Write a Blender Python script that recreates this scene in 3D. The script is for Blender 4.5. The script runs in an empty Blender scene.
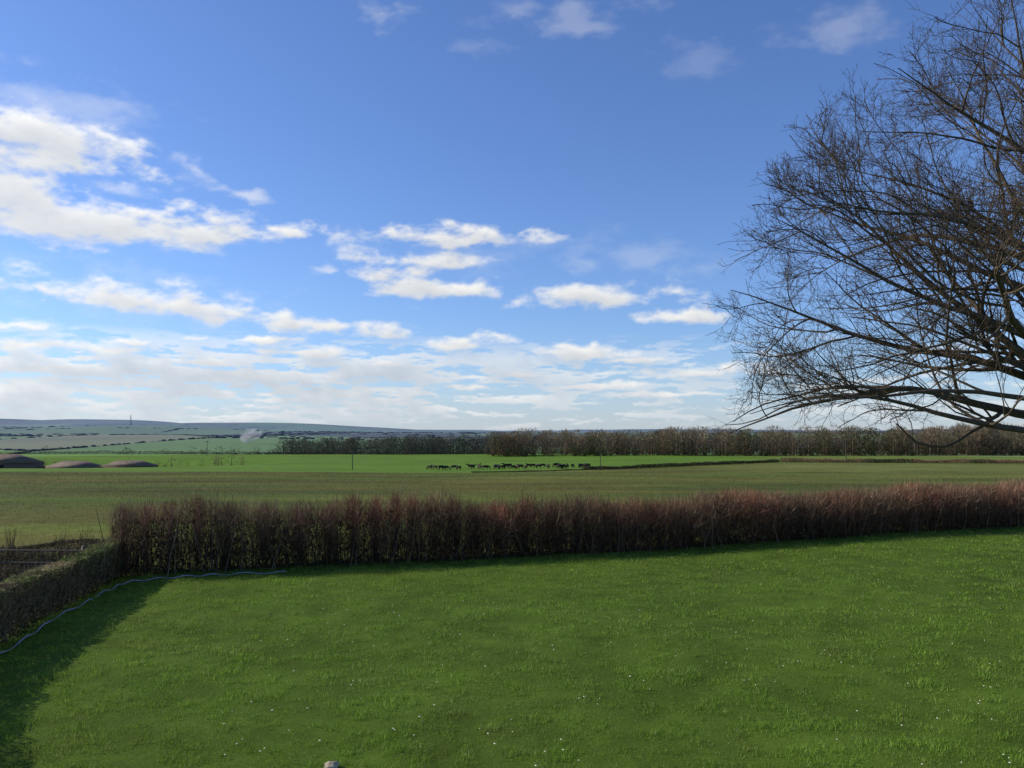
import bpy, math, numpy as np, bmesh
from mathutils import Vector
rng=np.random.default_rng(7)
scene=bpy.context.scene
scene.view_settings.view_transform='Standard'
scene.view_settings.look='None'
scene.view_settings.exposure=0
F=835.0; CH=3.2; HOR=436.0; PITCH=math.atan((HOR-384-1)/F)

# ---------------------------------------------------------------- helpers
def vnoise(x,y,seed=0):
    x=np.asarray(x,float); y=np.asarray(y,float)
    xi=np.floor(x); yi=np.floor(y); fx=x-xi; fy=y-yi
    fx=fx*fx*(3-2*fx); fy=fy*fy*(3-2*fy)
    def h(a,b):
        v=np.sin(a*127.1+b*311.7+seed*74.7)*43758.5453
        return v-np.floor(v)
    return (h(xi,yi)*(1-fx)+h(xi+1,yi)*fx)*(1-fy)+(h(xi,yi+1)*(1-fx)+h(xi+1,yi+1)*fx)*fy
def fbm(x,y,seed=0,o=4,g=0.55):
    s=0;a=0.5;t=0
    for i in range(o):
        ca,sa=math.cos(i*0.9),math.sin(i*0.9)
        s=s+a*vnoise((x*ca-y*sa)*2**i+i*17.3,(x*sa+y*ca)*2**i-i*9.1,seed+i);t+=a;a*=g
    return s/t
def link(o,parent=None):
    scene.collection.objects.link(o)
    if parent is not None: o.parent=parent
    return o
def mesh(name,V,Fc,cols=None,mat=None,smooth=False,parent=None,alpha=None):
    V=np.asarray(V,np.float32).reshape(-1,3)
    me=bpy.data.meshes.new(name)
    groups=Fc if isinstance(Fc,list) else [Fc]
    groups=[np.asarray(g,np.int32) for g in groups if len(g)]
    me.vertices.add(len(V)); me.vertices.foreach_set('co',V.ravel())
    li=np.concatenate([g.ravel() for g in groups])
    cnt=np.concatenate([np.full(len(g),g.shape[1],np.int32) for g in groups])
    st=np.concatenate([[0],np.cumsum(cnt)[:-1]]).astype(np.int32)
    me.loops.add(len(li)); me.loops.foreach_set('vertex_index',li)
    me.polygons.add(len(cnt)); me.polygons.foreach_set('loop_start',st)
    me.polygons.foreach_set('loop_total',cnt)
    if smooth: me.polygons.foreach_set('use_smooth',np.ones(len(cnt),bool))
    if cols is not None:
        ca=me.color_attributes.new('Col','FLOAT_COLOR','POINT')
        c=np.ones((len(V),4),np.float32); c[:,:3]=cols
        if alpha is not None: c[:,3]=alpha
        ca.data.foreach_set('color',c.ravel())
    me.update(calc_edges=True)
    if mat: me.materials.append(mat)
    o=bpy.data.objects.new(name,me)
    return link(o,parent)
def empty(name,loc):
    o=bpy.data.objects.new(name,None); o.location=loc; o.empty_display_size=0.3
    return link(o)
def tag(o,label,cat=None,kind=None,group=None):
    if label: o['label']=label
    if cat: o['category']=cat
    if kind: o['kind']=kind
    if group: o['group']=group
def mat_attr(name,scale=3.0,amt=0.35,rough=0.9,trans=0.0,spec=0.15,bump=0.0,scale2=None):
    m=bpy.data.materials.new(name); m.use_nodes=True; nt=m.node_tree; N=nt.nodes; L=nt.links
    b=N['Principled BSDF']; b.inputs['Roughness'].default_value=rough
    b.inputs['Specular IOR Level'].default_value=spec
    a=N.new('ShaderNodeAttribute'); a.attribute_name='Col'
    tc=N.new('ShaderNodeTexCoord')
    n=N.new('ShaderNodeTexNoise'); n.inputs['Scale'].default_value=scale; n.inputs['Detail'].default_value=6; n.inputs['Roughness'].default_value=0.65
    L.new(tc.outputs['Object'],n.inputs['Vector'])
    mr=N.new('ShaderNodeMapRange'); mr.inputs['From Min'].default_value=0.25; mr.inputs['From Max'].default_value=0.75
    mr.inputs['To Min'].default_value=1-amt; mr.inputs['To Max'].default_value=1+amt
    L.new(n.outputs['Fac'],mr.inputs['Value'])
    vm=N.new('ShaderNodeVectorMath'); vm.operation='SCALE'
    L.new(a.outputs['Color'],vm.inputs[0]); L.new(mr.outputs['Result'],vm.inputs['Scale'])
    L.new(vm.outputs['Vector'],b.inputs['Base Color'])
    if bump:
        bp=N.new('ShaderNodeBump'); bp.inputs['Strength'].default_value=bump; bp.inputs['Distance'].default_value=0.05
        L.new(n.outputs['Fac'],bp.inputs['Height']); L.new(bp.outputs['Normal'],b.inputs['Normal'])
    if trans:
        t=N.new('ShaderNodeBsdfTranslucent'); L.new(vm.outputs['Vector'],t.inputs['Color'])
        ms=N.new('ShaderNodeMixShader'); ms.inputs[0].default_value=trans
        L.new(b.outputs[0],ms.inputs[1]); L.new(t.outputs[0],ms.inputs[2])
        L.new(ms.outputs[0],N['Material Output'].inputs['Surface'])
    return m
def mat_plain(name,col,rough=0.8,scale=8,amt=0.25):
    m=bpy.data.materials.new(name); m.use_nodes=True; nt=m.node_tree; N=nt.nodes; L=nt.links
    b=N['Principled BSDF']; b.inputs['Roughness'].default_value=rough; b.inputs['Specular IOR Level'].default_value=0.2
    tc=N.new('ShaderNodeTexCoord'); n=N.new('ShaderNodeTexNoise'); n.inputs['Scale'].default_value=scale; n.inputs['Detail'].default_value=5
    L.new(tc.outputs['Object'],n.inputs['Vector'])
    r=N.new('ShaderNodeValToRGB'); r.color_ramp.elements[0].position=0.3; r.color_ramp.elements[1].position=0.7
    r.color_ramp.elements[0].color=tuple(c*(1-amt) for c in col)+(1,); r.color_ramp.elements[1].color=tuple(min(1,c*(1+amt)) for c in col)+(1,)
    L.new(n.outputs['Fac'],r.inputs['Fac']); L.new(r.outputs['Color'],b.inputs['Base Color'])
    return m
def unit(v): return v/np.maximum(np.linalg.norm(v,axis=-1,keepdims=True),1e-9)
def slivers(base,dirs,ln,wd,bend=None):
    n=len(base); r=unit(np.cross(dirs,rng.normal(size=(n,3))))
    w=(np.asarray(wd)*np.ones(n))[:,None]*0.5; l=(np.asarray(ln)*np.ones(n))[:,None]
    V=np.stack([base-r*w,base+r*w,base+dirs*l],1).reshape(-1,3)
    return V,np.arange(3*n).reshape(-1,3)
def tubes(P,R,sides):
    N,n,_=P.shape
    T=np.empty_like(P); T[:,1:-1]=P[:,2:]-P[:,:-2]; T[:,0]=P[:,1]-P[:,0]; T[:,-1]=P[:,-1]-P[:,-2]; T=unit(T)
    m=unit(T.mean(1)); ref=unit(np.cross(m,rng.normal(size=(N,3))))[:,None,:]
    A=unit(ref-T*(ref*T).sum(-1,keepdims=True)); B=np.cross(T,A)
    a=np.arange(sides)*2*math.pi/sides
    ring=A[:,:,None,:]*np.cos(a)[None,None,:,None]+B[:,:,None,:]*np.sin(a)[None,None,:,None]
    V=P[:,:,None,:]+ring*R[:,:,None,None]
    idx=np.arange(N*n*sides).reshape(N,n,sides)
    a0=idx[:,:-1,:]; a1=np.roll(a0,-1,axis=2); b0=idx[:,1:,:]; b1=np.roll(b0,-1,axis=2)
    Q=np.stack([a0,a1,b1,b0],-1).reshape(-1,4)
    return V.reshape(-1,3),Q

# ---------------------------------------------------------------- terrain
dd=np.array([0,30,60,100,150,195,250,320,355,400,520,700,1000,1500,2200,3500,5500,8000,12000,20000.])
zz=np.array([0,0,-.9,-2.2,-3.8,-4.7,-4.9,-4.9,-4.9,-7.5,-15,-24,-22,-14,1,26,62,112,160,160.])
def smoothstep(a,b,x):
    t=np.clip((x-a)/(b-a),0,1); return t*t*(3-2*t)
def Z(x,y):
    x=np.asarray(x,float); y=np.asarray(y,float)
    d=np.hypot(x,y); dy=np.where(y>0,np.maximum(y,d*0.7),d*0.9)
    z=np.interp(dy,dd,zz)
    t=x/np.maximum(y,1.0)
    far=smoothstep(2200,4500,dy)
    f=np.interp(t,[-0.65,-0.45,-0.3,-0.12,0.0,0.6],[1.22,1.02,0.72,0.40,0.28,0.22])
    z=np.where(z>0,z*(1-far+far*f),z)
    z=z+far*(fbm(x/2200,y/2500,3,3)-0.5)*120*smoothstep(3000,7000,dy)
    z=z+smoothstep(900,1600,dy)*(fbm(x/900,y/900,9,2)-0.5)*34
    z=z-5.0*np.exp(-((x+128)/38)**2-((y-255)/28)**2)
    near=1-smoothstep(30,60,d)
    z=z+near*((fbm(x/1.3,y/1.3,5,3)-0.5)*0.08+(fbm(x/6,y/6,6,2)-0.5)*0.14)
    z=z+smoothstep(40,90,d)*(fbm(x/60,y/60,11,2)-0.5)*0.5*(1-smoothstep(300,500,d))
    return z
HX=np.array([-60,-8.9,1.3,18,30,80.]); HY=np.array([2,18.9,22.4,29.5,35,60.])
def hedge_front(x): return np.interp(x,HX,HY)
LX=lambda y: -7.55-(y-12.2)*0.175
def haze_tint(col,d):  # aerial haze painted into surface colours, bluer with distance
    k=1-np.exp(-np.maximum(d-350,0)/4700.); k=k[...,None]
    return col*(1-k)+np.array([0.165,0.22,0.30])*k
NS=200; sx=rng.uniform(-7000,4000,NS*3); sy=rng.uniform(1200,11000,NS*3)
keep=np.abs(sx)<sy*0.9+300; sx=sx[keep][:NS]; sy=sy[keep][:NS]
ex=rng.uniform(-2200,300,30); ey=rng.uniform(500,3200,30)
sx=np.concatenate([sx,ex]); sy=np.concatenate([sy,ey])
fpal=np.array([[0.14,0.30,0.05],[0.20,0.35,0.08],[0.13,0.22,0.06],[0.20,0.21,0.11],[0.17,0.33,0.06],[0.21,0.28,0.10],[0.15,0.27,0.06],[0.06,0.075,0.04]])
fid=rng.integers(0,len(fpal),len(sx))
def vor(x,y):
    out_i=np.empty(len(x),int); e=np.empty(len(x))
    for s in range(0,len(x),20000):
        D=np.hypot(x[s:s+20000,None]-sx[None],(y[s:s+20000,None]-sy[None])*0.6)
        o=np.argpartition(D,1,axis=1)[:,:2]; v=np.take_along_axis(D,o,1)
        a=v.argmin(1); out_i[s:s+20000]=o[np.arange(len(o)),a]; e[s:s+20000]=np.abs(v[:,0]-v[:,1])
    return out_i,e
def bound(x,y):
    return np.interp(x,[-300,-100,-6,25,80,110,150,400],[178,168,166,195,246,243,238,230])
ang=np.concatenate([np.radians(np.arange(-50,50.01,0.16)),np.radians(np.arange(53,308,4.0))])
rad=np.concatenate([[0.4],np.geomspace(1.0,20000,470)])
AA,RR=np.meshgrid(ang,rad); GX=RR*np.sin(AA); GY=RR*np.cos(AA); GZ=Z(GX,GY)
x=GX.ravel(); y=GY.ravel(); d=np.hypot(x,y)
def field_col(x,y):
    n3=fbm(x/14,y/9,23,5,0.65); n4=fbm(x/90,y/30,24)
    ol=np.array([0.080,0.098,0.020])*(0.5+1.0*n3)[:,None]
    ol=ol+np.array([0.050,0.018,0.007])*(np.clip(fbm(x/24,y/7,26,4)*3.2-1.2,0,1))[:,None]
    ol=ol+np.array([0.01,0.045,0.002])*(np.clip(fbm(x/60,y/5,27,3)*4-2.2,0,1))[:,None]
    lr=smoothstep(10,110,x)[:,None]
    ol=ol*(1-lr)+np.array([0.135,0.150,0.036])*(0.6+0.8*n3)[:,None]*lr
    ol=ol*(0.7+0.6*n4)[:,None]
    br=np.array([0.105,0.185,0.022])*(0.7+0.6*n3)[:,None]
    tan_=np.array([0.17,0.155,0.055])*(0.8+0.4*n3)[:,None]
    mb=smoothstep(-2,2,y-bound(x,y))[:,None]
    rt=(smoothstep(70,110,x)*smoothstep(0,10,y-bound(x,y)))[:,None]
    fld=ol*(1-mb)+br*mb
    return fld*(1-rt)+(0.6*br+0.4*tan_)*rt
n1=fbm(x/2.5,y/2.5,21); n2=fbm(x/0.7,y/0.7,22,3)
lawn=np.array([0.070,0.112,0.014])*(0.8+0.4*n1)[:,None]*(0.75+0.5*n2)[:,None]
hf=hedge_front(x); mh=smoothstep(-0.1,0.5,y-hf)[:,None]
near=lawn*(1-mh)+field_col(x,y)*mh
gar=((x<LX(y)-0.3)&(y<hf+4)&(y>0))
soil=np.array([0.05,0.055,0.024])*(0.4+1.2*n2)[:,None]
near=np.where(gar[:,None],soil,near)
fm=d>365
vi,ve=vor(x[fm],y[fm])
fc=fpal[fid[vi]]*(0.85+0.3*fbm(x[fm]/200,y[fm]/200,31))[:,None]
ek=(1-smoothstep(0.6,1.4,ve/np.maximum(8,d[fm]*0.003)))[:,None]
fc=fc*(1-ek)+np.array([0.05,0.055,0.03])*ek
wd2=(smoothstep(0.52,0.58,fbm(x[fm]/1500,y[fm]/700,33,4))*smoothstep(1500,2500,d[fm]))[:,None]
fc=fc*(1-wd2)+np.array([0.06,0.068,0.04])*wd2
near[fm]=haze_tint(fc,d[fm])
na=len(ang); idx=np.arange(len(x)).reshape(len(rad),na)
a0=idx[:-1]; a1=np.roll(a0,-1,1); b0=idx[1:]; b1=np.roll(b0,-1,1)
Q=np.stack([a0,b0,b1,a1],-1).reshape(-1,4)
tri=np.stack([np.roll(idx[0],-1),idx[0]],-1)
V=np.stack([x,y,GZ.ravel()],-1)
V=np.vstack([V,[0,0,float(Z(np.array([0.]),np.array([0.01]))[0])]]); cc=np.vstack([near,near[:1]])
T=np.concatenate([tri,np.full((na,1),len(V)-1)],1)[:,[1,0,2]]
mg=mat_attr('ground_material',1.2,0.35,0.95,spec=0.05,bump=0.6)
g=mesh('ground',V,[Q,T],cc,mg,True)
tag(g,'green lawn with olive and bright green fields rolling to distant hills','ground','structure')

# ---------------------------------------------------------------- lawn grass
NB=580000
gd=np.exp(rng.uniform(math.log(6.3),math.log(36),NB)); gt=rng.uniform(-0.8,0.8,NB)
gx=gt*gd; gy=gd
ok=(gy<hedge_front(gx)+0.1)&(gx>LX(gy)-0.1); gx=gx[ok];gy=gy[ok];gd=gd[ok]; n=len(gx)
cl=fbm(gx/0.24,gy/0.24,41,3); pat=fbm(gx/1.8,gy/1.3,42,5,0.65); pat2=fbm(gx/0.8,gy/0.8,43,3)
base=np.stack([gx,gy,Z(gx,gy)-0.012],-1)
lean=rng.normal(0,0.5,(n,3)); lean[:,2]=1; lean=unit(lean)
ln=(0.020+0.062*np.clip(cl*2.2-0.7,0,1)**1.5+0.02*rng.random(n))*(1+0.3*(pat-0.5))
wd=0.0062*np.maximum(1,gd/8.5)
V,Fc=slivers(base,lean,ln,wd)
c=np.array([0.160,0.262,0.030])*(0.62+0.76*pat)[:,None]*(0.72+0.56*cl)[:,None]
dry=(np.clip((pat2-0.48)*3.4,0,1)*rng.random(n))[:,None]
c=c*(1-0.45*dry)+np.array([0.31,0.30,0.10])*0.45*dry
c*=(0.6+0.8*rng.random(n))[:,None]
st=rng.random(n)<0.025; c[st]=np.array([0.38,0.36,0.19])
gm=mat_attr('grass_material',6,0.15,0.6,trans=0.35,spec=0.2)
o=mesh('grass',V,Fc,np.repeat(c,3,0),gm); tag(o,'short uneven green lawn grass with dry wisps','grass','stuff')
NB=110000
gd=np.exp(rng.uniform(math.log(24),math.log(175),NB)); gt=rng.uniform(-0.75,0.75,NB); gx=gt*gd; gy=gd
ok=(gy>hedge_front(gx)+1.6)&(gy<bound(gx,gy)-1)&~((gx<-8)&(gy<hedge_front(gx)+4)); gx=gx[ok];gy=gy[ok];gd=gd[ok];n=len(gx)
lean=rng.normal(0,0.5,(n,3)); lean[:,2]=1
V,Fc=slivers(np.stack([gx,gy,Z(gx,gy)-0.01],-1),unit(lean),rng.uniform(0.04,0.10,n)*(1+gd/140),0.011*gd/25)
c=field_col(gx,gy)*(0.7+0.7*rng.random((n,1)))
o=mesh('field_crop',V,Fc,np.repeat(c,3,0),gm); tag(o,'patchy sparse green brown crop in the field','crop','stuff')

# daisies
nd=220; t_=rng.uniform(-0.35,0.75,nd*2); y_=np.exp(rng.uniform(math.log(7),math.log(20),nd*2)); x_=t_*y_
k=fbm(x_/2,y_/2,51)>0.42; x_=x_[k][:nd]; y_=y_[k][:nd]; nd=len(x_)
a=np.arange(8)*math.pi/4
cz=Z(x_,y_)+0.045
r=rng.uniform(0.006,0.013,nd)
ring=np.stack([x_[:,None]+r[:,None]*np.cos(a),y_[:,None]+r[:,None]*np.sin(a),np.repeat(cz[:,None],8,1)+0.003*np.sin(a*3)],-1)
cen=np.stack([x_,y_,cz+0.006],-1)[:,None]
V=np.concatenate([ring,cen],1).reshape(-1,3); b_=np.arange(nd)[:,None]*9
Fc=np.concatenate([np.stack([b_[:,0]+i,b_[:,0]+(i+1)%8,b_[:,0]+8],-1) for i in range(8)])
cc=np.tile(np.vstack([np.full((8,3),0.75),[[0.7,0.55,0.1]]]),(nd,1))
o=mesh('daisies',V,Fc,cc,mat_attr('petal_material',50,0.1)); tag(o,'tiny white daisies scattered in the lawn','flowers','stuff')

# ---------------------------------------------------------------- big bare hedge
def along(P,s):
    P=np.asarray(P,float); seg=np.hypot(*(P[1:]-P[:-1]).T); cs=np.concatenate([[0],np.cumsum(seg)])
    x=np.interp(s,cs,P[:,0]); y=np.interp(s,cs,P[:,1])
    i=np.clip(np.searchsorted(cs,s)-1,0,len(seg)-1); t=(P[i+1]-P[i])/seg[i][:,None]
    return x,y,t,cs[-1]
twm=mat_attr('twig_material',5,0.3,0.85,trans=0.2,spec=0.15)
HP=[(-9.2,19.3),(1.3,23.0),(18,30.1),(30,35.7),(34,37.4)]
_,_,_,HL=along(HP,np.array([0.]))
def hedge_top(s): return 1.58+0.07*(1-smoothstep(8,16,s))+0.34*(fbm(s/1.9,s*0+3,61,3)-0.5)+0.32*(fbm(s/0.45,s*0+7,62,2)-0.5)
hb=empty('hedge',(-9.2,19.3,0))
def loc(V,e): return V-np.array(e.location)[None]
NT=155000
s=rng.uniform(0,HL,NT); s=np.where(rng.random(NT)<0.75,s*0.9,s)
s=np.clip(s+0.08*np.sin(s*2*math.pi/0.62+3*np.sin(s*0.9)),0.02,HL)
hx,hy,ht,_=along(HP,s); nrm=np.stack([ht[:,1],-ht[:,0]],-1)
w=np.clip(rng.normal(0,0.42,NT),-0.9,0.9); H=hedge_top(s)
u=rng.random(NT)**0.88
H=H-0.22*np.abs(w)**2*2
clump=fbm(s/0.3,w*1.2+u*0.9,66,3)
ln=rng.uniform(0.12,0.55,NT); zb=u*H-ln*0.6*u; zb=np.maximum(zb,0.0)
ln=np.minimum(ln,np.maximum(H-zb,0.08)+rng.exponential(0.16,NT))
tilt=rng.normal(0,0.38,(NT,3)); tilt[:,:2]+=nrm*(w*0.35)[:,None]; tilt[:,2]=1
sd=rng.random(NT)<0.38; tilt[sd,2]=0.3
tilt=unit(tilt)
px_=hx+nrm[:,0]*w; py_=hy+nrm[:,1]*w; gz=Z(px_,py_)
base=np.stack([px_,py_,gz+zb],-1)
V,Fc=slivers(base,tilt,ln,rng.uniform(0.005,0.013,NT))
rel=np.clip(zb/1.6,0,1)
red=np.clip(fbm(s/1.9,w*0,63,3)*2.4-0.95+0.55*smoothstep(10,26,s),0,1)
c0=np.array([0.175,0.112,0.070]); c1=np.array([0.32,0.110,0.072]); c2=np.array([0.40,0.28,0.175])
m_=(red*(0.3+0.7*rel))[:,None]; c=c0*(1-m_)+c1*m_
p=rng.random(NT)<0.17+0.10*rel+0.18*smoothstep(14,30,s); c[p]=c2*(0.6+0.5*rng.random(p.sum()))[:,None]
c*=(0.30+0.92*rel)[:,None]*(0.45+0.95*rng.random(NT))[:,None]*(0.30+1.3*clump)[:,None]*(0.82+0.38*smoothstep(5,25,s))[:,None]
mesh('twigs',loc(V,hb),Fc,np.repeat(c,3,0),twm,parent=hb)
NSx=1900
s=np.sort(rng.uniform(0.1,HL,NSx)); hx,hy,ht,_=along(HP,s); nrm=np.stack([ht[:,1],-ht[:,0]],-1)
w=rng.normal(0,0.36,NSx); bx=hx+nrm[:,0]*w; by=hy+nrm[:,1]*w; bz=Z(bx,by)-0.03
H=hedge_top(s)*rng.uniform(0.7,1.13,NSx); k=np.linspace(0,1,5)
dx=rng.normal(0,0.2,(NSx,2))
P=np.stack([bx[:,None]+dx[:,0:1]*k+rng.normal(0,0.03,(NSx,5)),by[:,None]+dx[:,1:2]*k+rng.normal(0,0.03,(NSx,5)),bz[:,None]+H[:,None]*k],-1)
R=rng.uniform(0.006,0.017,NSx)[:,None]*(1-0.75*k)[None]
V,Fc=tubes(P,R,4)
cs=np.repeat(np.array([0.29,0.21,0.14])*(0.15+1.0*rng.random((NSx,1))),20,0)
mesh('stems',loc(V,hb),Fc,cs,twm,parent=hb)
NI=40000
s=rng.uniform(0,HL,NI); hx,hy,ht,_=along(HP,s); nrm=np.stack([ht[:,1],-ht[:,0]],-1)
w=rng.uniform(-0.42,0.42,NI); zb=rng.random(NI)**1.4*(hedge_top(s)-0.45)
bx=hx+nrm[:,0]*w; by=hy+nrm[:,1]*w
V,Fc=slivers(np.stack([bx,by,Z(bx,by)+zb],-1),unit(rng.normal(size=(NI,3))),rng.uniform(0.05,0.12,NI),rng.uniform(0.03,0.06,NI))
c=np.array([0.055,0.038,0.025])*(0.5+rng.random((NI,1)))
gr=(rng.random(NI)<0.10)&(zb<0.6); c[gr]=np.array([0.035,0.05,0.018])
mesh('inner_thicket',loc(V,hb),Fc,np.repeat(c,3,0),twm,parent=hb)
tag(hb,'long leafless reddish brown hedge between the lawn and the field','hedge')

# ---------------------------------------------------------------- low clipped hedge
def low_hedge(name,P,width,hfun,N,label,g1,g2,seed,top_lit=1.0,rag=0.06):
    e=empty(name,(P[0][0],P[0][1],0)); _,_,_,Ln=along(P,np.array([0.]))
    s=rng.uniform(0,Ln,N); hx,hy,ht,_=along(P,s); nr=np.stack([ht[:,1],-ht[:,0]],-1)
    w=rng.uniform(-1,1,N); H=hfun(s)*(1+0.20*(fbm(s/0.35,w,seed,3)-0.5))
    mode=rng.random(N)
    zf=np.where(mode<0.38,1.0-0.12*rng.random(N)**2,rng.random(N))
    w=np.where(mode>0.6,np.sign(w)*(1-0.4*rng.random(N)**2),w)
    bulge=0.7+0.6*fbm(s/0.5,zf*2,seed+4,3)
    bx=hx+nr[:,0]*w*width/2*bulge; by=hy+nr[:,1]*w*width/2*bulge
    base=np.stack([bx,by,Z(bx,by)+zf*H],-1)
    dr=rng.normal(0,1,(N,3)); dr[:,2]+=0.5; dr[mode<0.38,2]*=0.5
    V,Fc=slivers(base,unit(dr),rng.uniform(0.03,0.09,N),rng.uniform(0.015,0.03,N))
    mixv=np.clip(fbm(s/0.8,zf*1.5,seed+8)*2-0.5+rng.normal(0,0.2,N),0,1)[:,None]
    c=np.array(g1)*mixv+np.array(g2)*(1-mixv); c=c*(0.5+0.9*rng.random((N,1)))*(0.40+0.6*zf[:,None])*(0.4+1.2*fbm(s/0.25,zf*3,seed+5,2))[:,None]  # lower leaves darkened: side shade put into the leaf colour
    c=np.where((mode<0.38)[:,None],c*top_lit,c)  # top leaves coloured brighter so they read as sunlit
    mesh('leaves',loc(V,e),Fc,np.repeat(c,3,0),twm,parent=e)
    M=N//3; s=rng.uniform(0,Ln,M); hx,hy,ht,_=along(P,s); nr=np.stack([ht[:,1],-ht[:,0]],-1)
    w=rng.uniform(-1.0,1.0,M)*width/2; bx=hx+nr[:,0]*w; by=hy+nr[:,1]*w
    dr=rng.normal(0,0.3,(M,3)); dr[:,2]=1; zb=rng.random(M)*hfun(s)*0.7
    V,Fc=slivers(np.stack([bx,by,Z(bx,by)+zb],-1),unit(dr),np.minimum(rng.uniform(0.2,0.5,M),hfun(s)-zb+rng.exponential(rag,M)),0.011)
    mesh('twigs',loc(V,e),Fc,np.repeat(np.array([0.22,0.17,0.11])*(0.4+rng.random((M,1))),3,0),twm,parent=e)
    tag(e,label,'hedge')
    return e
low_hedge('hedge',[(LX(3)-0.25,3),(LX(19.2)-0.25,19.2)],0.42,lambda s:np.interp(s,[0,4,6.5,8.5,15],[2.1,1.75,1.15,0.84,0.80]),52000,  # unseen near end raised to throw a wider shadow on the lawn
  'low clipped green brown hedge bordering the lawn',[0.085,0.115,0.03],[0.17,0.13,0.07],71,1.9,0.09)
low_hedge('hedge',[(-9.3,20.3),(-16,21.5),(-26,22.5)],0.8,lambda s:0.5+0.14*np.sin(s*1.3),26000,
  'scruffy low dark brambles behind the garden bed',[0.035,0.045,0.018],[0.08,0.06,0.04],81,1.0,0.2)
low_hedge('hedge',[(-9.8,17.4),(-14,16.8),(-20,16.2)],0.6,lambda s:0.38+0.1*np.sin(s*2.3),18000,
  'low straggly bramble row across the garden bed',[0.045,0.055,0.022],[0.11,0.08,0.05],91,1.0,0.2)
fm_=mat_plain('grey_fence_wood_material',(0.12,0.10,0.08))
def box(name,x0,x1,y0,y1,z0,z1,m,par):
    V=[(a,b,c) for a in (x0,x1) for b in (y0,y1) for c in (z0,z1)]
    return mesh(name,V,np.array([[0,1,3,2],[4,6,7,5],[0,4,5,1],[2,3,7,6],[0,2,6,4],[1,5,7,3]]),None,m,False,par)
fe=empty('rail_fence',(-9.6,18.9,0))
for i in range(7):
    xx_=-i*2.2; z0=float(Z(np.array([-9.6+xx_]),np.array([18.9+0.1*i]))[0])
    box('post',xx_-0.035,xx_+0.035,0.1*i-0.035,0.1*i+0.035,z0-0.1,z0+0.72,fm_,fe)
for h_ in (0.35,0.62):
    P=np.array([[[0,-0.05,h_],[-6.6,0.25,h_-0.01],[-13.2,0.55,h_]]]); V,Q_=tubes(P,np.full((1,3),0.016),6); mesh('rail',V,Q_,None,fm_,True,fe)
tag(fe,'low wooden post and rail fence by the garden bed','fence')

def sapling(x0,y0,h,seed):
    e=empty('sapling',(x0,y0,float(Z(np.array([x0]),np.array([y0]))[0])))
    n=22; k=np.linspace(0,1,5); az=rng.uniform(0,6.28,n); sp=rng.uniform(0.1,0.4,n)*h*0.6; hh=rng.uniform(0.6,1,n)*h
    P=np.stack([np.cos(az)[:,None]*sp[:,None]*k**1.2,np.sin(az)[:,None]*sp[:,None]*k**1.2,hh[:,None]*k],-1)+rng.normal(0,0.012,(n,5,3))
    P[:,0]*=0.2
    V,Fc=tubes(P,np.full((n,1),0.007)*(1-0.7*k)[None],4)
    mesh('stems',V,Fc,np.tile([0.10,0.075,0.05],(len(V),1)),twm,parent=e)
    tag(e,'thin leafless sapling with upright stems by the hedge','sapling',group='saplings by the hedge')
for (a_,b_,h_) in [(-10.6,20.9,1.1),(-11.4,21.3,0.9),(-12.6,21.2,1.0)]: sapling(a_,b_,h_,1)

# hose
hp=np.array([(-6.9,9.0),(-7.25,11),(-7.45,12.2),(-7.62,13.4),(-7.80,14.2),(-8.0,15.5),(-8.2,16.6),(-8.28,17.5),(-8.25,18.1),(-7.9,18.5),(-7.3,18.8),(-6.74,18.95),(-6.0,19.25),(-5.2,19.5)])
tt=np.linspace(0,len(hp)-1,190)
def cr(P,t):
    i=np.clip(np.floor(t).astype(int),0,len(P)-2); f=(t-i)[:,None]
    g=lambda j:P[np.clip(j,0,len(P)-1)]
    return 0.5*((2*g(i))+(-g(i-1)+g(i+1))*f+(2*g(i-1)-5*g(i)+4*g(i+1)-g(i+2))*f*f+(-g(i-1)+3*g(i)-3*g(i+1)+g(i+2))*f**3)
q=cr(hp,tt); q=q+0.02*np.stack([np.sin(tt*3.7),np.cos(tt*2.9)],-1)
P=np.concatenate([q,(Z(q[:,0],q[:,1])+0.020+0.02*np.sin(tt*7))[:,None]],1)[None]
V,Fc=tubes(P,np.full((1,190),0.011),8)
o=mesh('garden_hose',V,Fc,np.tile([0.34,0.30,0.38],(len(V),1)),mat_attr('hose_material',4,0.35,0.5,spec=0.3),True)
tag(o,'pale lilac garden hose lying along the hedge foot','hose')

def stone(x0,y0,r,label,colr):
    bpy_me=bpy.data.meshes.new('stone')
    bm=bmesh.new(); bmesh.ops.create_icosphere(bm,subdivisions=3,radius=r)
    for v in bm.verts:
        nn=float(fbm(np.array([v.co.x/r*1.3+x0]),np.array([v.co.y/r*1.3+v.co.z/r]),5)[0])
        v.co*=0.6+0.8*nn; v.co.z*=0.6
    bm.to_mesh(bpy_me); bm.free(); bpy_me.materials.append(mat_plain('stone_material',colr,0.9,30,0.5))
    o=bpy.data.objects.new('stone',bpy_me); o.location=(x0,y0,float(Z(np.array([x0]),np.array([y0]))[0])+r*0.3); link(o); tag(o,label,'stone')
stone(-1.72,8.15,0.07,'small pale rough stone lying in the lawn grass',(0.32,0.28,0.2))

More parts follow.
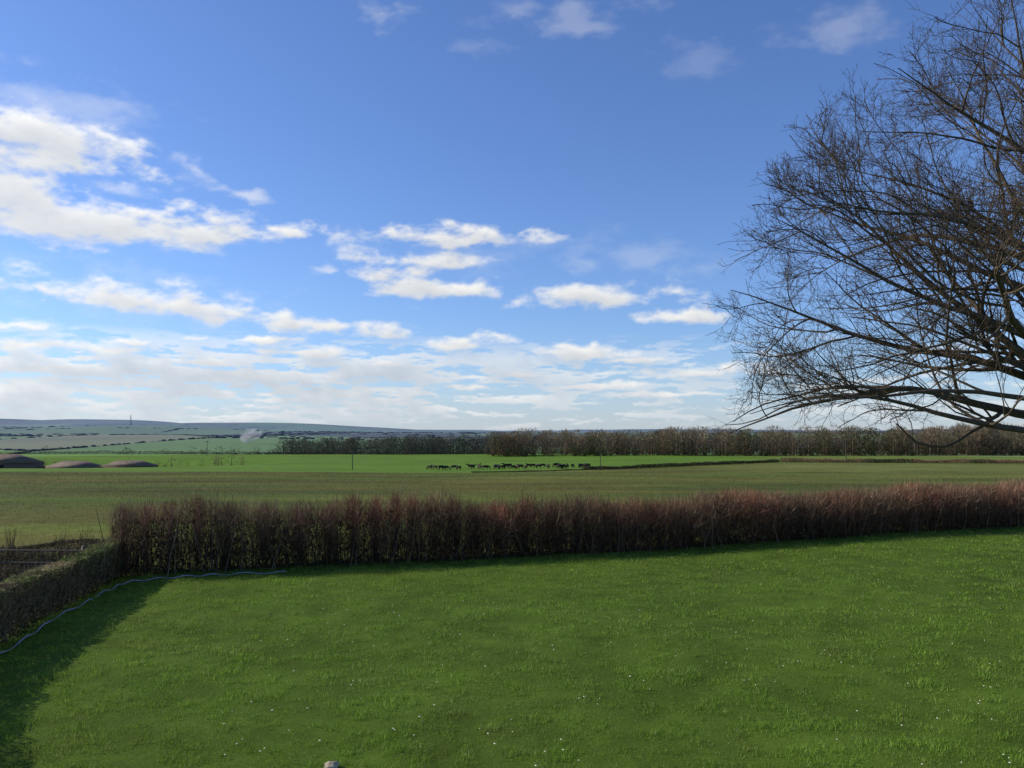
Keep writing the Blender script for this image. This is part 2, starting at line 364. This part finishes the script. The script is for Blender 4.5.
# ---------------------------------------------------------------- big bare tree
TB=np.array([13.6,16.5,0.0]); C0=TB+np.array([0,0,3.9]); RC=9.7
trng=rng
tree=empty('bare_tree',tuple(TB+np.array([0,0,float(Z(TB[:1],TB[1:2])[0])])))
bark=mat_attr('bark_material',9,0.35,0.9,spec=0.1,bump=0.5)
rng=np.random.default_rng(5)
k=np.linspace(0,1,14)
P=np.stack([TB[0]+0.15*np.sin(k*3),TB[1]+0.1*np.sin(k*4),-0.1+k*7.2],-1)[None]
R=np.interp(k,[0,0.05,0.15,0.5,1],[0.68,0.52,0.44,0.36,0.14])[None]
V,Fc=tubes(P,R,18); mesh('trunk',loc(V,tree),Fc,np.tile([0.12,0.095,0.07],(len(V),1)),bark,True,tree)
def grow(st,dr,ln,n,wig,up,curl=0.0):
    N=len(st); P=np.empty((N,n,3)); P[:,0]=st; D=dr.copy(); step=(ln/(n-1))[:,None]
    drift=rng.normal(0,1,(N,3))
    for i in range(1,n):
        drift=0.35*drift+0.94*rng.normal(0,1,(N,3))
        upv=up[i] if isinstance(up,np.ndarray) else up
        D=unit(D+drift*wig+np.array([0,0,1.0])*upv)
        P[:,i]=P[:,i-1]+D*step
    return P
def children(P,R,m,fmin,angr,lenf,npt,wig,up,minr,rr=0.6,fpow=1.0):
    N,n,_=P.shape
    f=fmin+(1-fmin)*rng.random((N,m))**fpow; pi=np.repeat(np.arange(N),m); f=f.ravel()
    t=f*(n-1); i=np.minimum(t.astype(int),n-2); fr=(t-i)[:,None]
    st=P[pi,i]*(1-fr)+P[pi,i+1]*fr; tg=unit(P[pi,i+1]-P[pi,i]); r=R[pi,i]
    perp=unit(np.cross(tg,rng.normal(size=(len(pi),3))))
    perp=unit(perp+np.array([0,0,0.3])); perp=unit(perp-tg*(perp*tg).sum(-1,keepdims=True))
    a=np.radians(rng.uniform(*angr,len(pi)))[:,None]
    rad_=unit(st-C0)
    dr=unit(tg*np.cos(a)+perp*np.sin(a)+rad_*0.12)
    plen=np.linalg.norm(np.diff(P,axis=1),axis=2).sum(1)[pi]
    l=lenf(plen,f)*rng.uniform(0.55,1.2,len(pi))
    rc=np.maximum(r*rr*rng.uniform(0.7,1.0,len(pi)),minr)
    Pc=grow(st,dr,l,npt,wig,up)
    end=np.linalg.norm((Pc[:,-1]-C0),axis=1); kp=(end<RC*(0.98+0.07*rng.random(len(end))))&(Pc[:,-1,2]>3.3)&(Pc[:,:,2].min(1)>2.9)&(Pc[:,-1,2]<15)
    Pc=Pc[kp]; rc=rc[kp]; k=np.linspace(0,1,npt)
    return Pc,np.maximum(rc[:,None]*(1-0.75*k)[None],minr*0.6)
def limbs(seed):
    global rng
    rng=np.random.default_rng(seed)
    az=np.radians(np.concatenate([rng.uniform(163,197,15),rng.uniform(138,163,4),rng.uniform(200,218,2),rng.uniform(-110,115,6)]))
    el=np.radians(np.concatenate([np.linspace(11,66,15)+rng.uniform(-1.5,1.5,15),np.array([14,28,45,60]),np.array([28,52]),rng.uniform(12,75,6)]))
    NL=len(az)
    ds=np.stack([np.cos(az)*np.cos(el),np.sin(az)*np.cos(el),np.sin(el)],-1)
    hz=np.interp(np.degrees(el),[10,80],[2.15,4.9])+rng.uniform(-.12,.2,NL)
    st=np.stack([np.full(NL,TB[0]),np.full(NL,TB[1]),hz],-1)
    ln=RC*rng.uniform(0.90,0.97,NL)*1.02-((st-C0)*ds).sum(1)
    upf=np.linspace(0.030,-0.05,22)
    P0=grow(st,unit(ds+np.array([0,0,0.05])),ln,22,0.075,upf)
    okl=(P0[:,9:,2].min(1)>3.15); P0=P0[okl]; NL=len(P0)
    r0=rng.uniform(0.11,0.18,NL); kk=np.linspace(0,1,22); R0=r0[:,None]*(1-0.95*kk**0.72)[None]
    P1,R1=children(P0,R0,14,0.22,(30,55),lambda L,f:0.18*L+0.36*L*(1-f),11,0.12,0.012,0.014,0.62,0.7)
    P2,R2=children(P1,R1,10,0.15,(32,62),lambda L,f:0.20*L+0.34*L*(1-f)+0.22,7,0.14,0.02,0.0070,0.60)
    return P0,R0,P1,R1,P2,R2
best_s=None
for sd_ in range(1,46):
    L_=limbs(sd_); tp=L_[4][:,-1]
    rel=tp-C0; thx=np.degrees(np.arctan2(rel[:,2],-rel[:,0])); rr_=np.hypot(rel[:,0],rel[:,2])
    H2,_,_=np.histogram2d(thx,rr_,bins=[np.linspace(-3,72,14),np.linspace(4.5,9.7,5)])
    area=np.array([5.15,6.45,7.75,9.05]); dn=H2/area[None]; dn=dn/dn.mean()
    over=(tp[:,0]/tp[:,1]<0.262).mean()
    sc=np.log(dn+0.08).mean()-over*12-0.4*dn.std()
    if best_s is None or sc>best_s[0]: best_s=(sc,sd_)
print('tree seed',best_s)
P0,R0,P1,R1,P2,R2=limbs(best_s[1])
VV=[];QQ=[];CCc=[];off=0
def addt(P,R,sides,c):
    global off
    V,Q=tubes(P,R,sides); VV.append(V);QQ.append(Q+off);off+=len(V); CCc.append(np.tile(c,(len(V),1)))
addt(P0,R0,8,[0.12,0.095,0.068])
addt(P1,R1,6,[0.10,0.08,0.056])
addt(P2,R2,4,[0.09,0.07,0.048])
P3,R3=children(P2,R2,5,0.2,(32,64),lambda L,f:0.22*L+0.22*L*(1-f)+0.10,4,0.16,0.03,0.0045,0.55)
addt(P3,R3,3,[0.085,0.066,0.045])
P4,R4=children(P3,R3,2,0.3,(28,60),lambda L,f:0.35*L+0.04,3,0.15,0.03,0.0036,0.7)
addt(P4,R4,3,[0.085,0.064,0.045])
print('tree',len(P0),len(P1),len(P2),len(P3),len(P4))
mesh('crown',loc(np.concatenate(VV),tree),np.concatenate(QQ),np.concatenate(CCc),bark,False,tree)
tag(tree,'large leafless tree with dense arching twiggy branches beside the lawn','tree')
rng=trng

# ---------------------------------------------------------------- far woods
farm=mat_attr('woodland_material',0.3,0.3,0.95,trans=0.2,spec=0.0)
def wood(name,X,Y,Hh,ns,palette,label,green=0.1,wmul=1.0,hk=1.0):
    Vs=[];Fs=[];Cs=[];o_=0
    for x0,y0,h in zip(X,Y,Hh):
        z0=float(Z(np.array([x0]),np.array([y0]))[0]); dist=math.hypot(x0,y0)*hk
        isg=rng.random()<green
        rx=h*rng.uniform(0.32,0.48)
        k=np.linspace(0,1,4); P=np.stack([x0+k*0,y0+k*0,z0-0.3+k*h*0.7],-1)[None]
        V,Q=tubes(P,np.array([[0.3,0.24,0.17,0.06]])*h/10,5)
        pc=palette[rng.integers(len(palette))]*rng.uniform(0.75,1.25)
        if isg: pc=np.array([0.055,0.075,0.03])*rng.uniform(0.8,1.3)
        Vs.append(V);Fs.append(np.stack([Q[:,[0,1,2]],Q[:,[0,2,3]]],1).reshape(-1,3)+o_);o_+=len(V);Cs.append(haze_tint(np.tile(pc*1.1,(len(V),1)),np.full(len(V),dist)))
        m=ns
        ph=rng.uniform(0,6.28,m); rr=rng.random(m)**0.5; zc=rng.uniform(0.03,1,m)
        prof=np.sin(np.clip(zc,0,1)**0.8*math.pi)**0.6*0.9+0.2
        lob=1+0.25*np.sin(ph*3+x0)
        bx=x0+np.cos(ph)*rr*rx*prof*lob; by=y0+np.sin(ph)*rr*rx*prof*lob; bz=z0+zc*h*0.9
        dr=np.stack([np.cos(ph)*rr*0.7,np.sin(ph)*rr*0.7,np.full(m,0.8)],-1)+rng.normal(0,0.35,(m,3))
        if isg: dr=rng.normal(size=(m,3))
        V,Fc=slivers(np.stack([bx,by,bz],-1),unit(dr),rng.uniform(0.05,0.14,m)*h,rng.uniform(0.08,0.22,m)*wmul*(1.6 if isg else 1))
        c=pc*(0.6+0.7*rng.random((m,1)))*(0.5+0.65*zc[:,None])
        Vs.append(V);Fs.append(Fc+o_);o_+=len(V);Cs.append(haze_tint(np.repeat(c,3,0),np.full(3*m,dist)))
    o=mesh(name,np.concatenate(Vs),np.concatenate(Fs),np.concatenate(Cs),farm); tag(o,label,'woodland','stuff'); return o
pal=[np.array(p) for p in [(0.21,0.155,0.10),(0.16,0.125,0.078),(0.25,0.185,0.12),(0.13,0.11,0.065),(0.19,0.155,0.09)]]
n=430; X=np.concatenate([rng.uniform(-8,290,n)]); Y=rng.uniform(322,372,n)+X*0.05
Hh=rng.uniform(8.6,11.6,n)+np.clip((X-60)/200,0,1)*2.6; Hh=Hh*(0.80+0.40*fbm(X/11,Y*0,77))
wood('woodland',X,Y,Hh,360,pal,'belt of bare brown winter trees edging the fields',0.07,1.2)
n=300; X=rng.uniform(-8,290,n); Y=rng.uniform(316,324,n)+X*0.05
wood('undergrowth',X,Y,rng.uniform(1.5,4.0,n),90,[np.array((0.08,0.065,0.04)),np.array((0.05,0.06,0.03)),np.array((0.11,0.08,0.05))],'dark scrub along the foot of the wood',0.2,1.6)
n=230; px=rng.uniform(280,520,n); Y=rng.uniform(410,540,n); X=(px-512)/835*Y
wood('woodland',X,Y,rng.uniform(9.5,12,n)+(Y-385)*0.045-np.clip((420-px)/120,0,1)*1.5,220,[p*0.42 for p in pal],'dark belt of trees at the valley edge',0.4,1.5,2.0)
n=120; px=np.concatenate([rng.uniform(-60,300,40),rng.uniform(165,300,80)]); Y=rng.uniform(480,800,n); X=(px-512)/835*Y
wood('woodland',X,Y,rng.uniform(7,12,n),130,[p*0.45 for p in pal],'scattered trees in the shallow valley',0.3,1.8,1.8)

bm=bmesh.new(); bmesh.ops.create_icosphere(bm,subdivisions=1,radius=1); bm.verts.ensure_lookup_table()
IV=np.array([v.co[:] for v in bm.verts]); IF=np.array([[v.index for v in f.verts] for f in bm.faces]); bm.free()
n=160000; yy=1/rng.uniform(1/4600,1/620,n); xx=yy*rng.uniform(-0.8,0.75,n)
vi,ve=vor(xx,yy); wd_=(fid[vi]>=7)
kp=(ve<3+yy*0.0007)|(wd_&(rng.random(n)<0.22)); xx=xx[kp][:6500]; yy=yy[kp][:6500]; n=len(xx)
sz=rng.uniform(1.0,2.6,n)*(1+yy/12000)
stx=1.5+3.0*smoothstep(900,3000,yy)
V=IV[None]*(1+rng.normal(0,0.18,(n,len(IV),1)))*sz[:,None,None]*np.stack([stx,stx,np.full(n,0.7)],-1)[:,None,:]
V=V+np.stack([xx,yy,Z(xx,yy)+sz*0.3],-1)[:,None]
Fc=(IF[None]+(np.arange(n)*len(IV))[:,None,None]).reshape(-1,3)
c=np.array([0.065,0.07,0.04])*(0.8+0.4*rng.random((n,1)))
c=haze_tint(c,np.hypot(xx,yy)*1.6)
o=mesh('distant_hedgerows',V.reshape(-1,3),Fc,np.repeat(c,len(IV),0),farm,True); tag(o,'hazy hedgerows and copses patterning the distant slopes','hedgerows','stuff')

def strip(name,P,h,w,N,cols,label):
    _,_,_,Ln=along(P,np.array([0.])); s=rng.uniform(0,Ln,N); hx,hy,ht,_=along(P,s)
    nr=np.stack([ht[:,1],-ht[:,0]],-1); q=rng.normal(0,w/3,N); bx=hx+nr[:,0]*q; by=hy+nr[:,1]*q
    H=h*(0.4+1.2*fbm(s/6,s*0,len(label)%50)); zb=rng.random(N)*H*0.85
    dr=rng.normal(0,0.6,(N,3)); dr[:,2]=np.abs(dr[:,2])+0.4
    V,Fc=slivers(np.stack([bx,by,Z(bx,by)+zb],-1),unit(dr),rng.uniform(0.4,1.0,N)*min(0.5,h*0.5),rng.uniform(0.06,0.16,N))
    pi_=(fbm(s/7,s*0+2,len(label)%50+7,3)*1.6-0.3+rng.normal(0,0.15,N)); pi_=np.clip((pi_*len(cols)).astype(int),0,len(cols)-1)
    c=np.array(cols)[pi_]*(0.6+0.7*rng.random((N,1)))
    o=mesh(name,V,Fc,np.repeat(c,3,0),twm); tag(o,label,'hedge'); return o
dk=[(0.04,0.036,0.022),(0.03,0.035,0.018),(0.055,0.04,0.03)]
strip('hedge',[(-8,167),(6,174),(16,184)],0.22,1.0,7000,dk,'thin dark grassy bank below the cattle')
strip('hedge',[(16,184),(25,195),(78,245)],0.8,1.5,14000,dk,'dark low hedge line dividing the two fields')
strip('hedge',[(79,246),(110,243),(150,238),(240,236)],1.2,2.2,36000,[(0.04,0.035,0.022),(0.05,0.04,0.025),(0.28,0.17,0.10),(0.20,0.12,0.07)],'russet and dark low hedge bank below the wood')
strip('hedge',[(-260,352),(-120,350),(-10,350)],1.3,2,18000,dk,'thin dark hedge at the far edge of the green field')

# ---------------------------------------------------------------- barns
roofm=mat_plain('roof_tile_material',(0.16,0.12,0.09),0.85,0.5,0.2); wallm=mat_plain('brick_wall_material',(0.14,0.10,0.08),0.9,4,0.2); darkm=mat_plain('dark_opening_material',(0.02,0.02,0.02))
def barn(x0,y0,L,W,ev,rh,rot,hip,label):
    e=empty('barn',(x0,y0,float(Z(np.array([x0]),np.array([y0]))[0])-0.3)); e.rotation_euler[2]=rot
    box('wall',-L/2,L/2,-W/2,W/2,0,ev,wallm,e)
    o=0.4; h=hip
    V=[(-L/2-o,-W/2-o,ev-0.05),(L/2+o,-W/2-o,ev-0.05),(L/2+o,W/2+o,ev-0.05),(-L/2-o,W/2+o,ev-0.05),(-L/2+h,0,ev+rh),(L/2-h,0,ev+rh)]
    mesh('roof',V,[np.array([[0,1,5,4],[2,3,4,5],[0,3,2,1]]),np.array([[1,2,5],[3,0,4]])],None,roofm,False,e)
    box('door',-1.5,1.5,-W/2-0.05,-W/2-0.003,0,min(3,ev-0.3),darkm,e)
    for q in (-L/3,L/3): box('window',q-0.7,q+0.7,-W/2-0.05,-W/2-0.003,1.2,1.75,darkm,e)
    tag(e,label,'barn',group='farm barns beyond the field')
barn(-151,250,18,9,3.6,2.5,0.12,5.5,'low brown roofed barn with long ridge')
barn(-132,253,17,8,3.5,2.1,-0.12,5.0,'low brown roofed barn with long ridge')
barn(-114,250,14,7,3.5,1.6,0.1,3.5,'small brown roofed barn beside bare scrub')
n=34; X=np.concatenate([rng.uniform(-108,-80,22),rng.uniform(-165,-112,12)]); Y=np.concatenate([rng.uniform(232,255,22),rng.uniform(262,268,12)])
wood('scrub',X,Y,rng.uniform(2,4.2,n),70,[np.array((0.16,0.11,0.08))],'brown leafless scrub beside the farm barns',0.0,0.8)

# ---------------------------------------------------------------- poles
polem=mat_plain('weathered_wood_material',(0.09,0.075,0.06))
def pole(x0,y0,h,arm,label):
    z0=float(Z(np.array([x0]),np.array([y0]))[0]); e=empty('utility_pole',(x0,y0,z0))
    k=np.linspace(0,1,5); P=np.stack([k*0,k*0,-0.2+k*(h+0.2)],-1)[None]
    V,Q=tubes(P,(0.12-0.04*k)[None],10); mesh('post',V,Q,None,polem,True,e)
    if arm:
        box('crossarm',-0.8,0.8,-0.06,0.06,h-0.5,h-0.38,polem,e)
        for q in (-0.7,0,0.7): box('insulator',q-0.05,q+0.05,-0.05,0.05,h-0.378,h-0.2,darkm,e)
    tag(e,label,'utility pole',group='utility poles in the fields')
for (px,dist,h) in [(353,190,4.4),(600,215,5.2),(845,242,6.2),(208,330,6)]:
    pole((px-512)/835*dist,dist,h,True,'slim wooden utility pole standing in the field')

def mast(x0,y0,h):
    z0=float(Z(np.array([x0]),np.array([y0]))[0]); e=empty('radio_mast',(x0,y0,z0))
    m=mat_plain('grey_steel_material',(0.17,0.21,0.28)); k=np.linspace(0,1,6)
    for a_ in (0.5,2.6,4.7):
        P=np.stack([np.cos(a_)*7*(1-k),np.sin(a_)*7*(1-k),h*k],-1)[None]; V,Q=tubes(P,np.full((1,6),1.1),6); mesh('leg',V,Q,None,m,True,e)
    for z in (0.25,0.5,0.72):
        w_=7*(1-z)*0.8; box('platform',-w_,w_,-w_,w_,h*z,h*z+2,m,e)
    tag(e,'tall grey lattice radio mast on the skyline','mast')
mast((131-512)/835*5200,5200,80)

# smoke
sm=bpy.data.materials.new('smoke_material'); sm.use_nodes=True; N=sm.node_tree.nodes; L=sm.node_tree.links
for nn in list(N):
    if nn.type=='BSDF_PRINCIPLED': N.remove(nn)
pv=N.new('ShaderNodeVolumePrincipled'); pv.inputs['Color'].default_value=(1,1,1,1)
tc=N.new('ShaderNodeTexCoord'); no=N.new('ShaderNodeTexNoise'); no.inputs['Scale'].default_value=0.10; L.new(tc.outputs['Object'],no.inputs['Vector'])
mr=N.new('ShaderNodeMapRange'); mr.inputs['From Min'].default_value=0.42; mr.inputs['From Max'].default_value=0.7; mr.inputs['To Max'].default_value=0.13
L.new(no.outputs['Fac'],mr.inputs['Value']); L.new(mr.outputs['Result'],pv.inputs['Density']); L.new(pv.outputs[0],N['Material Output'].inputs['Volume'])
x0=(250-512)/835*1300
bm=bmesh.new(); bmesh.ops.create_icosphere(bm,subdivisions=3,radius=1)
me=bpy.data.meshes.new('smoke')
for v in bm.verts:
    f=0.8+0.5*float(fbm(np.array([v.co.x*1.7+5]),np.array([v.co.y+v.co.z*1.9]),8)[0]); v.co=Vector((v.co.x*17*f+v.co.z*6,v.co.y*9*f,v.co.z*11*f))
bm.to_mesh(me); bm.free(); me.materials.append(sm); o=bpy.data.objects.new('smoke',me); o.location=(x0,1300,3.2-1); link(o); tag(o,'small white plume of smoke over the valley','smoke')

# ---------------------------------------------------------------- cattle
def cow_mesh(name,head):
    pts={'rump':(-0.85,0,1.18,.22,.26),'hip':(-0.62,0,1.12,.30,.33),'belly':(-0.1,0,1.0,.36,.37),'chest':(0.45,0,1.02,.29,.38),'sh':(0.62,0,1.14,.22,.28)}
    if head=='graze': hd=[('n1',(0.95,0,0.98,.14,.19)),('n2',(1.18,0,0.6,.12,.14)),('pol',(1.28,0,0.38,.12,.12)),('muz',(1.42,0,0.10,.08,.08))]
    else: hd=[('n1',(0.88,0,1.3,.15,.20)),('n2',(1.08,0,1.45,.12,.14)),('pol',(1.2,0,1.5,.12,.13)),('muz',(1.55,0,1.32,.08,.08))]
    V=[];R=[];E=[];ix={}
    def add(nm,p,par=None):
        ix[nm]=len(V);V.append(p[:3]);R.append(p[3:5])
        if par is not None:E.append((ix[par],ix[nm]))
    prev=None
    for k_,p in pts.items(): add(k_,p,prev); prev=k_
    for k_,p in hd: add(k_,p,prev); prev=k_
    for sg in (-1,1):
        s_=str(sg)
        add('fs'+s_,(0.5,sg*.2,.80,.12,.12),'chest'); add('fk'+s_,(0.52,sg*.2,.42,.065,.065),'fs'+s_); add('ff'+s_,(0.50,sg*.2,.1,.05,.05),'fk'+s_); add('ft'+s_,(0.55,sg*.2,.03,.06,.05),'ff'+s_)
        add('hs'+s_,(-0.62,sg*.2,.84,.15,.17),'hip'); add('hk'+s_,(-0.52,sg*.21,.66,.11,.11),'hs'+s_); add('hh'+s_,(-0.78,sg*.21,.42,.06,.06),'hk'+s_); add('hf'+s_,(-0.70,sg*.21,.1,.05,.05),'hh'+s_); add('ht'+s_,(-0.65,sg*.21,.03,.06,.05),'hf'+s_)
        pz=[p for k_,p in hd if k_=='pol'][0]
        add('e'+s_,(pz[0]-.06,sg*.22,pz[2]+.05,.05,.03),'pol')
    add('t1',(-1.0,0,1.1,.05,.05),'rump'); add('t2',(-1.04,0,.75,.03,.03),'t1'); add('t3',(-1.04,0,.45,.05,.05),'t2')
    me=bpy.data.meshes.new('tmp'); me.from_pydata(V,E,[]); o=bpy.data.objects.new('tmp',me); scene.collection.objects.link(o)
    o.modifiers.new('s','SKIN')
    for i,r in enumerate(R): me.skin_vertices[0].data[i].radius=r
    me.skin_vertices[0].data[1].use_root=True
    sb=o.modifiers.new('b','SUBSURF'); sb.levels=1
    dg=bpy.context.evaluated_depsgraph_get(); m2=bpy.data.meshes.new_from_object(o.evaluated_get(dg)); m2.name=name
    bpy.data.objects.remove(o)
    for p in m2.polygons:p.use_smooth=True
    return m2
cb=mat_plain('black_hide_material',(0.014,0.012,0.011),0.7,3,0.3); cbr=mat_plain('brown_hide_material',(0.05,0.03,0.02),0.7,3,0.3)
ms_=[]
for hd in ('graze','stand'):
    for m_ in (cb,cbr):
        me=cow_mesh('cow',hd); me.materials.clear(); me.materials.append(m_); ms_.append((me,hd,m_ is cb))
cx=np.concatenate([np.linspace(444,588,27)+rng.normal(0,2.0,27),[430,435],rng.uniform(480,588,10)])
for i in range(len(cx)):
    dist=rng.uniform(184,200)+ (cx[i]-440)*0.10; j=rng.choice(4,p=[.5,.1,.32,.08]); me,hd,bl=ms_[j]
    x0=(cx[i]-512)/835*dist
    o=bpy.data.objects.new('cow',me); o.location=(x0,dist,float(Z(np.array([x0]),np.array([dist]))[0])); o.rotation_euler[2]=rng.choice([0,math.pi])+rng.normal(0,0.9)
    s_=rng.uniform(0.68,0.84); o.scale=(s_,)*3; link(o)
    tag(o,('black' if bl else 'dark brown')+(' cow grazing with head down on green field' if hd=='graze' else ' cow standing with head raised on green field'),'cow',group='cattle grazing on the green field')

# ---------------------------------------------------------------- sun and sky
SAZ=math.radians(-78); SEL=math.radians(29)
S=Vector((math.sin(SAZ)*math.cos(SEL),math.cos(SAZ)*math.cos(SEL),math.sin(SEL)))
sl=bpy.data.lights.new('sun','SUN'); sl.energy=4.9; sl.angle=math.radians(0.5); sl.color=(1,0.91,0.77)
so=bpy.data.objects.new('sun',sl); so.rotation_euler=S.to_track_quat('Z','Y').to_euler(); link(so)
W=bpy.data.worlds.new('World'); scene.world=W; W.use_nodes=True; nt=W.node_tree; N=nt.nodes; L=nt.links
bg=N['Background']; bg.inputs['Strength'].default_value=0.10
sky=N.new('ShaderNodeTexSky'); sky.sky_type='NISHITA'; sky.sun_disc=False; sky.sun_elevation=SEL; sky.sun_rotation=SAZ
sky.air_density=1.0; sky.dust_density=0.4; sky.ozone_density=2.0
tn=N.new('ShaderNodeVectorMath'); tn.operation='MULTIPLY'; tn.inputs[1].default_value=(0.88,1.10,1.58)
L.new(sky.outputs[0],tn.inputs[0]); L.new(tn.outputs[0],bg.inputs['Color'])

def sph(px,py):
    a_=(px-512)/F; b_=(384-py)/F; yw=math.cos(PITCH)-b_*math.sin(PITCH); zw=math.sin(PITCH)+b_*math.cos(PITCH)
    return math.atan2(a_,yw), math.atan2(zw,math.hypot(a_,yw))
SOL=[(20,140,88,22,-3),(55,158,58,13,-6),(0,192,60,28,0),(15,165,50,20,0),(65,226,115,22,0),(190,230,60,18,3),(290,232,22,8,0),(150,215,55,10,0),
(450,238,88,11,0),(418,262,58,13,0),(430,291,70,12,0),(372,276,38,12,0),(590,299,78,14,0),(702,317,42,9,0),
(45,292,55,11,0),(140,300,100,14,-4),(230,315,90,12,-5),(305,327,62,12,-4),(388,333,32,8,0),(465,344,42,9,0),(570,353,66,8,-3),(715,374,60,7,0),(20,325,45,6,0),
(50,345,110,7,0),(130,340,40,5,0),(190,338,22,5,0),(300,353,55,5,0),(270,343,25,4,0),(400,366,55,5,0),(60,368,100,5,0),(190,364,60,4,0),(520,374,30,4,0),(590,387,50,4,0),(250,377,70,4,0),(350,382,40,4,0),(640,362,30,4,0),(470,388,45,3,0),(120,383,90,4,0),(660,396,50,3,0)]
WSP=[(192,163,18,16,0),(240,193,42,7,-8),(125,185,26,9,0),(383,12,30,16,0),(560,10,70,16,0),(585,28,34,10,0),(835,22,50,20,0),(690,60,50,18,0),(480,48,40,9,0),
(645,255,80,24,0),(590,262,55,12,0),(120,105,12,7,0),(320,268,16,6,0),(60,110,90,30,0),(440,255,120,30,0),(150,300,170,25,-4)]
WOP=[1,1,1,.6,.4,.4,.35,.2,.25,.35,.4,.4,1,.5,.3,.4]
da=math.radians(0.075)
caz=np.arange(math.radians(-46),math.radians(46),da); cel=np.arange(math.radians(-1.0),math.radians(36),da)
A,E=np.meshgrid(caz,cel)
lowk=0.55+0.45*smoothstep(0.06,0.16,E)
wx=(fbm(A*14,E*26,101,4)-0.5)*0.06*lowk; wy=(fbm(A*14+9,E*26+4,102,4)-0.5)*0.02*lowk
wx+=(fbm(A*50,E*90,103,3)-0.5)*0.020; wy+=(fbm(A*50,E*90,104,3)-0.5)*0.011*lowk
def ell(px,py,a_,b_,rot,g,flat=1.5):
    u,v=sph(px,py); r_=math.radians(rot); X=A+wx-u; Y=E+wy-v
    X2=X*math.cos(r_)+Y*math.sin(r_); Y2=-X*math.sin(r_)+Y*math.cos(r_)
    Y2=np.where(Y2<0,Y2*flat,Y2)
    return 1-np.hypot(X2/(a_/F*g),Y2/(b_/F*g))
best=np.full(A.shape,-9.)
for q_ in SOL: best=np.maximum(best,ell(*q_,1.28))
det=fbm(A*26,E*58,111,7,0.58)-0.5; bil=np.abs(fbm(A*36,E*75,115,5,0.55)*2-1)
s1=best+det*1.7+(0.2-bil)*0.5
dens=smoothstep(-0.05,0.9,s1)
wsp=np.zeros(A.shape)
for q_,op in zip(WSP,WOP): wsp=np.maximum(wsp,op*0.6*smoothstep(0,1.1,ell(*q_,1.25,1.0)+det*1.8-0.05))
sn=fbm(A*17+3,E*120+A*2,121,5,0.6); sn2=fbm(A*38+3,E*220,131,4,0.6)
bw=smoothstep(0.0,0.02,E)*(1-smoothstep(0.07,0.12,E))*(1-0.75*smoothstep(-0.30,0.35,A))
rowv=sn*0.6+sn2*0.4+0.07*bw
low=smoothstep(0.49,0.585,rowv)*0.88*np.sqrt(bw)
tot=1-(1-dens*0.97)*(1-wsp*0.8); tot=np.maximum(tot,low)
thick=np.clip(s1,0,1.5)*(dens>0.05)+np.clip((rowv-0.49)*9,0,1.3)*bw
occ=np.zeros_like(thick)
for j in range(1,13):
    sh=np.roll(np.roll(thick,-int(j*1.1),0),int(j*0.8),1); occ+=sh
occ/=12
lit=np.exp(-occ*1.35)
lit=np.clip(lit+0.35*det+0.10*(1-bil),0,1)
cw=np.array([0.95,0.94,0.91]); cg=np.array([0.47,0.52,0.60])
colr=cg*(1-lit[...,None])+cw*lit[...,None]
colr=colr*(1.0+0.13*(1-smoothstep(-0.6,-0.1,A)))[...,None]
hz=0.62*(1-smoothstep(-0.01,0.15,E))**1.6
hc0=np.array([0.56,0.63,0.71]); hc1=np.array([0.46,0.65,0.88])
he=smoothstep(0.0,0.09,E)[...,None]; hc=hc0*(1-he)+hc1*he
hc=hc*(1+0.06*(1-smoothstep(-0.5,0.1,A)))[...,None]
alpha=1-(1-tot)*(1-hz)
wt=(tot/np.maximum(alpha,1e-4))[...,None]
lowmix=(smoothstep(0.0,0.05,E))[...,None]
colr=colr*(0.45+0.55*lowmix)+hc*0.55*(1-lowmix)
fin=colr*wt+hc*(1-wt)
bord=smoothstep(0,0.03,A-caz[0])*smoothstep(0,0.03,caz[-1]-A)*smoothstep(0,0.03,cel[-1]-E)
alpha=alpha*bord
RD=24000.
V=np.stack([RD*np.cos(E)*np.sin(A),RD*np.cos(E)*np.cos(A),RD*np.sin(E)+CH],-1).reshape(-1,3)
nr_,nc_=A.shape; idx=np.arange(nr_*nc_).reshape(nr_,nc_)
Q=np.stack([idx[:-1,:-1],idx[:-1,1:],idx[1:,1:],idx[1:,:-1]],-1).reshape(-1,4)
cm=bpy.data.materials.new('cloud_material'); cm.use_nodes=True; N=cm.node_tree.nodes; L=cm.node_tree.links
N.remove(N['Principled BSDF'])
at=N.new('ShaderNodeAttribute'); at.attribute_name='Col'
em=N.new('ShaderNodeEmission'); tr=N.new('ShaderNodeBsdfTransparent'); mx=N.new('ShaderNodeMixShader')
L.new(at.outputs['Color'],em.inputs['Color']); L.new(at.outputs['Alpha'],mx.inputs[0]); L.new(tr.outputs[0],mx.inputs[1]); L.new(em.outputs[0],mx.inputs[2]); L.new(mx.outputs[0],N['Material Output'].inputs['Surface'])
cm.cycles.emission_sampling='NONE'
o=mesh('sky',V,Q,fin.reshape(-1,3),cm,True,alpha=alpha.ravel()); tag(o,'scattered white cumulus clouds in a blue sky','sky','structure')

# ---------------------------------------------------------------- camera
cam=bpy.data.cameras.new('camera'); co=bpy.data.objects.new('camera',cam); link(co)
cam.sensor_width=36; cam.lens=F/1024*36; cam.clip_start=0.1; cam.clip_end=60000
co.location=(0,0,CH); co.rotation_euler=(math.pi/2+PITCH,0,0)
scene.camera=co
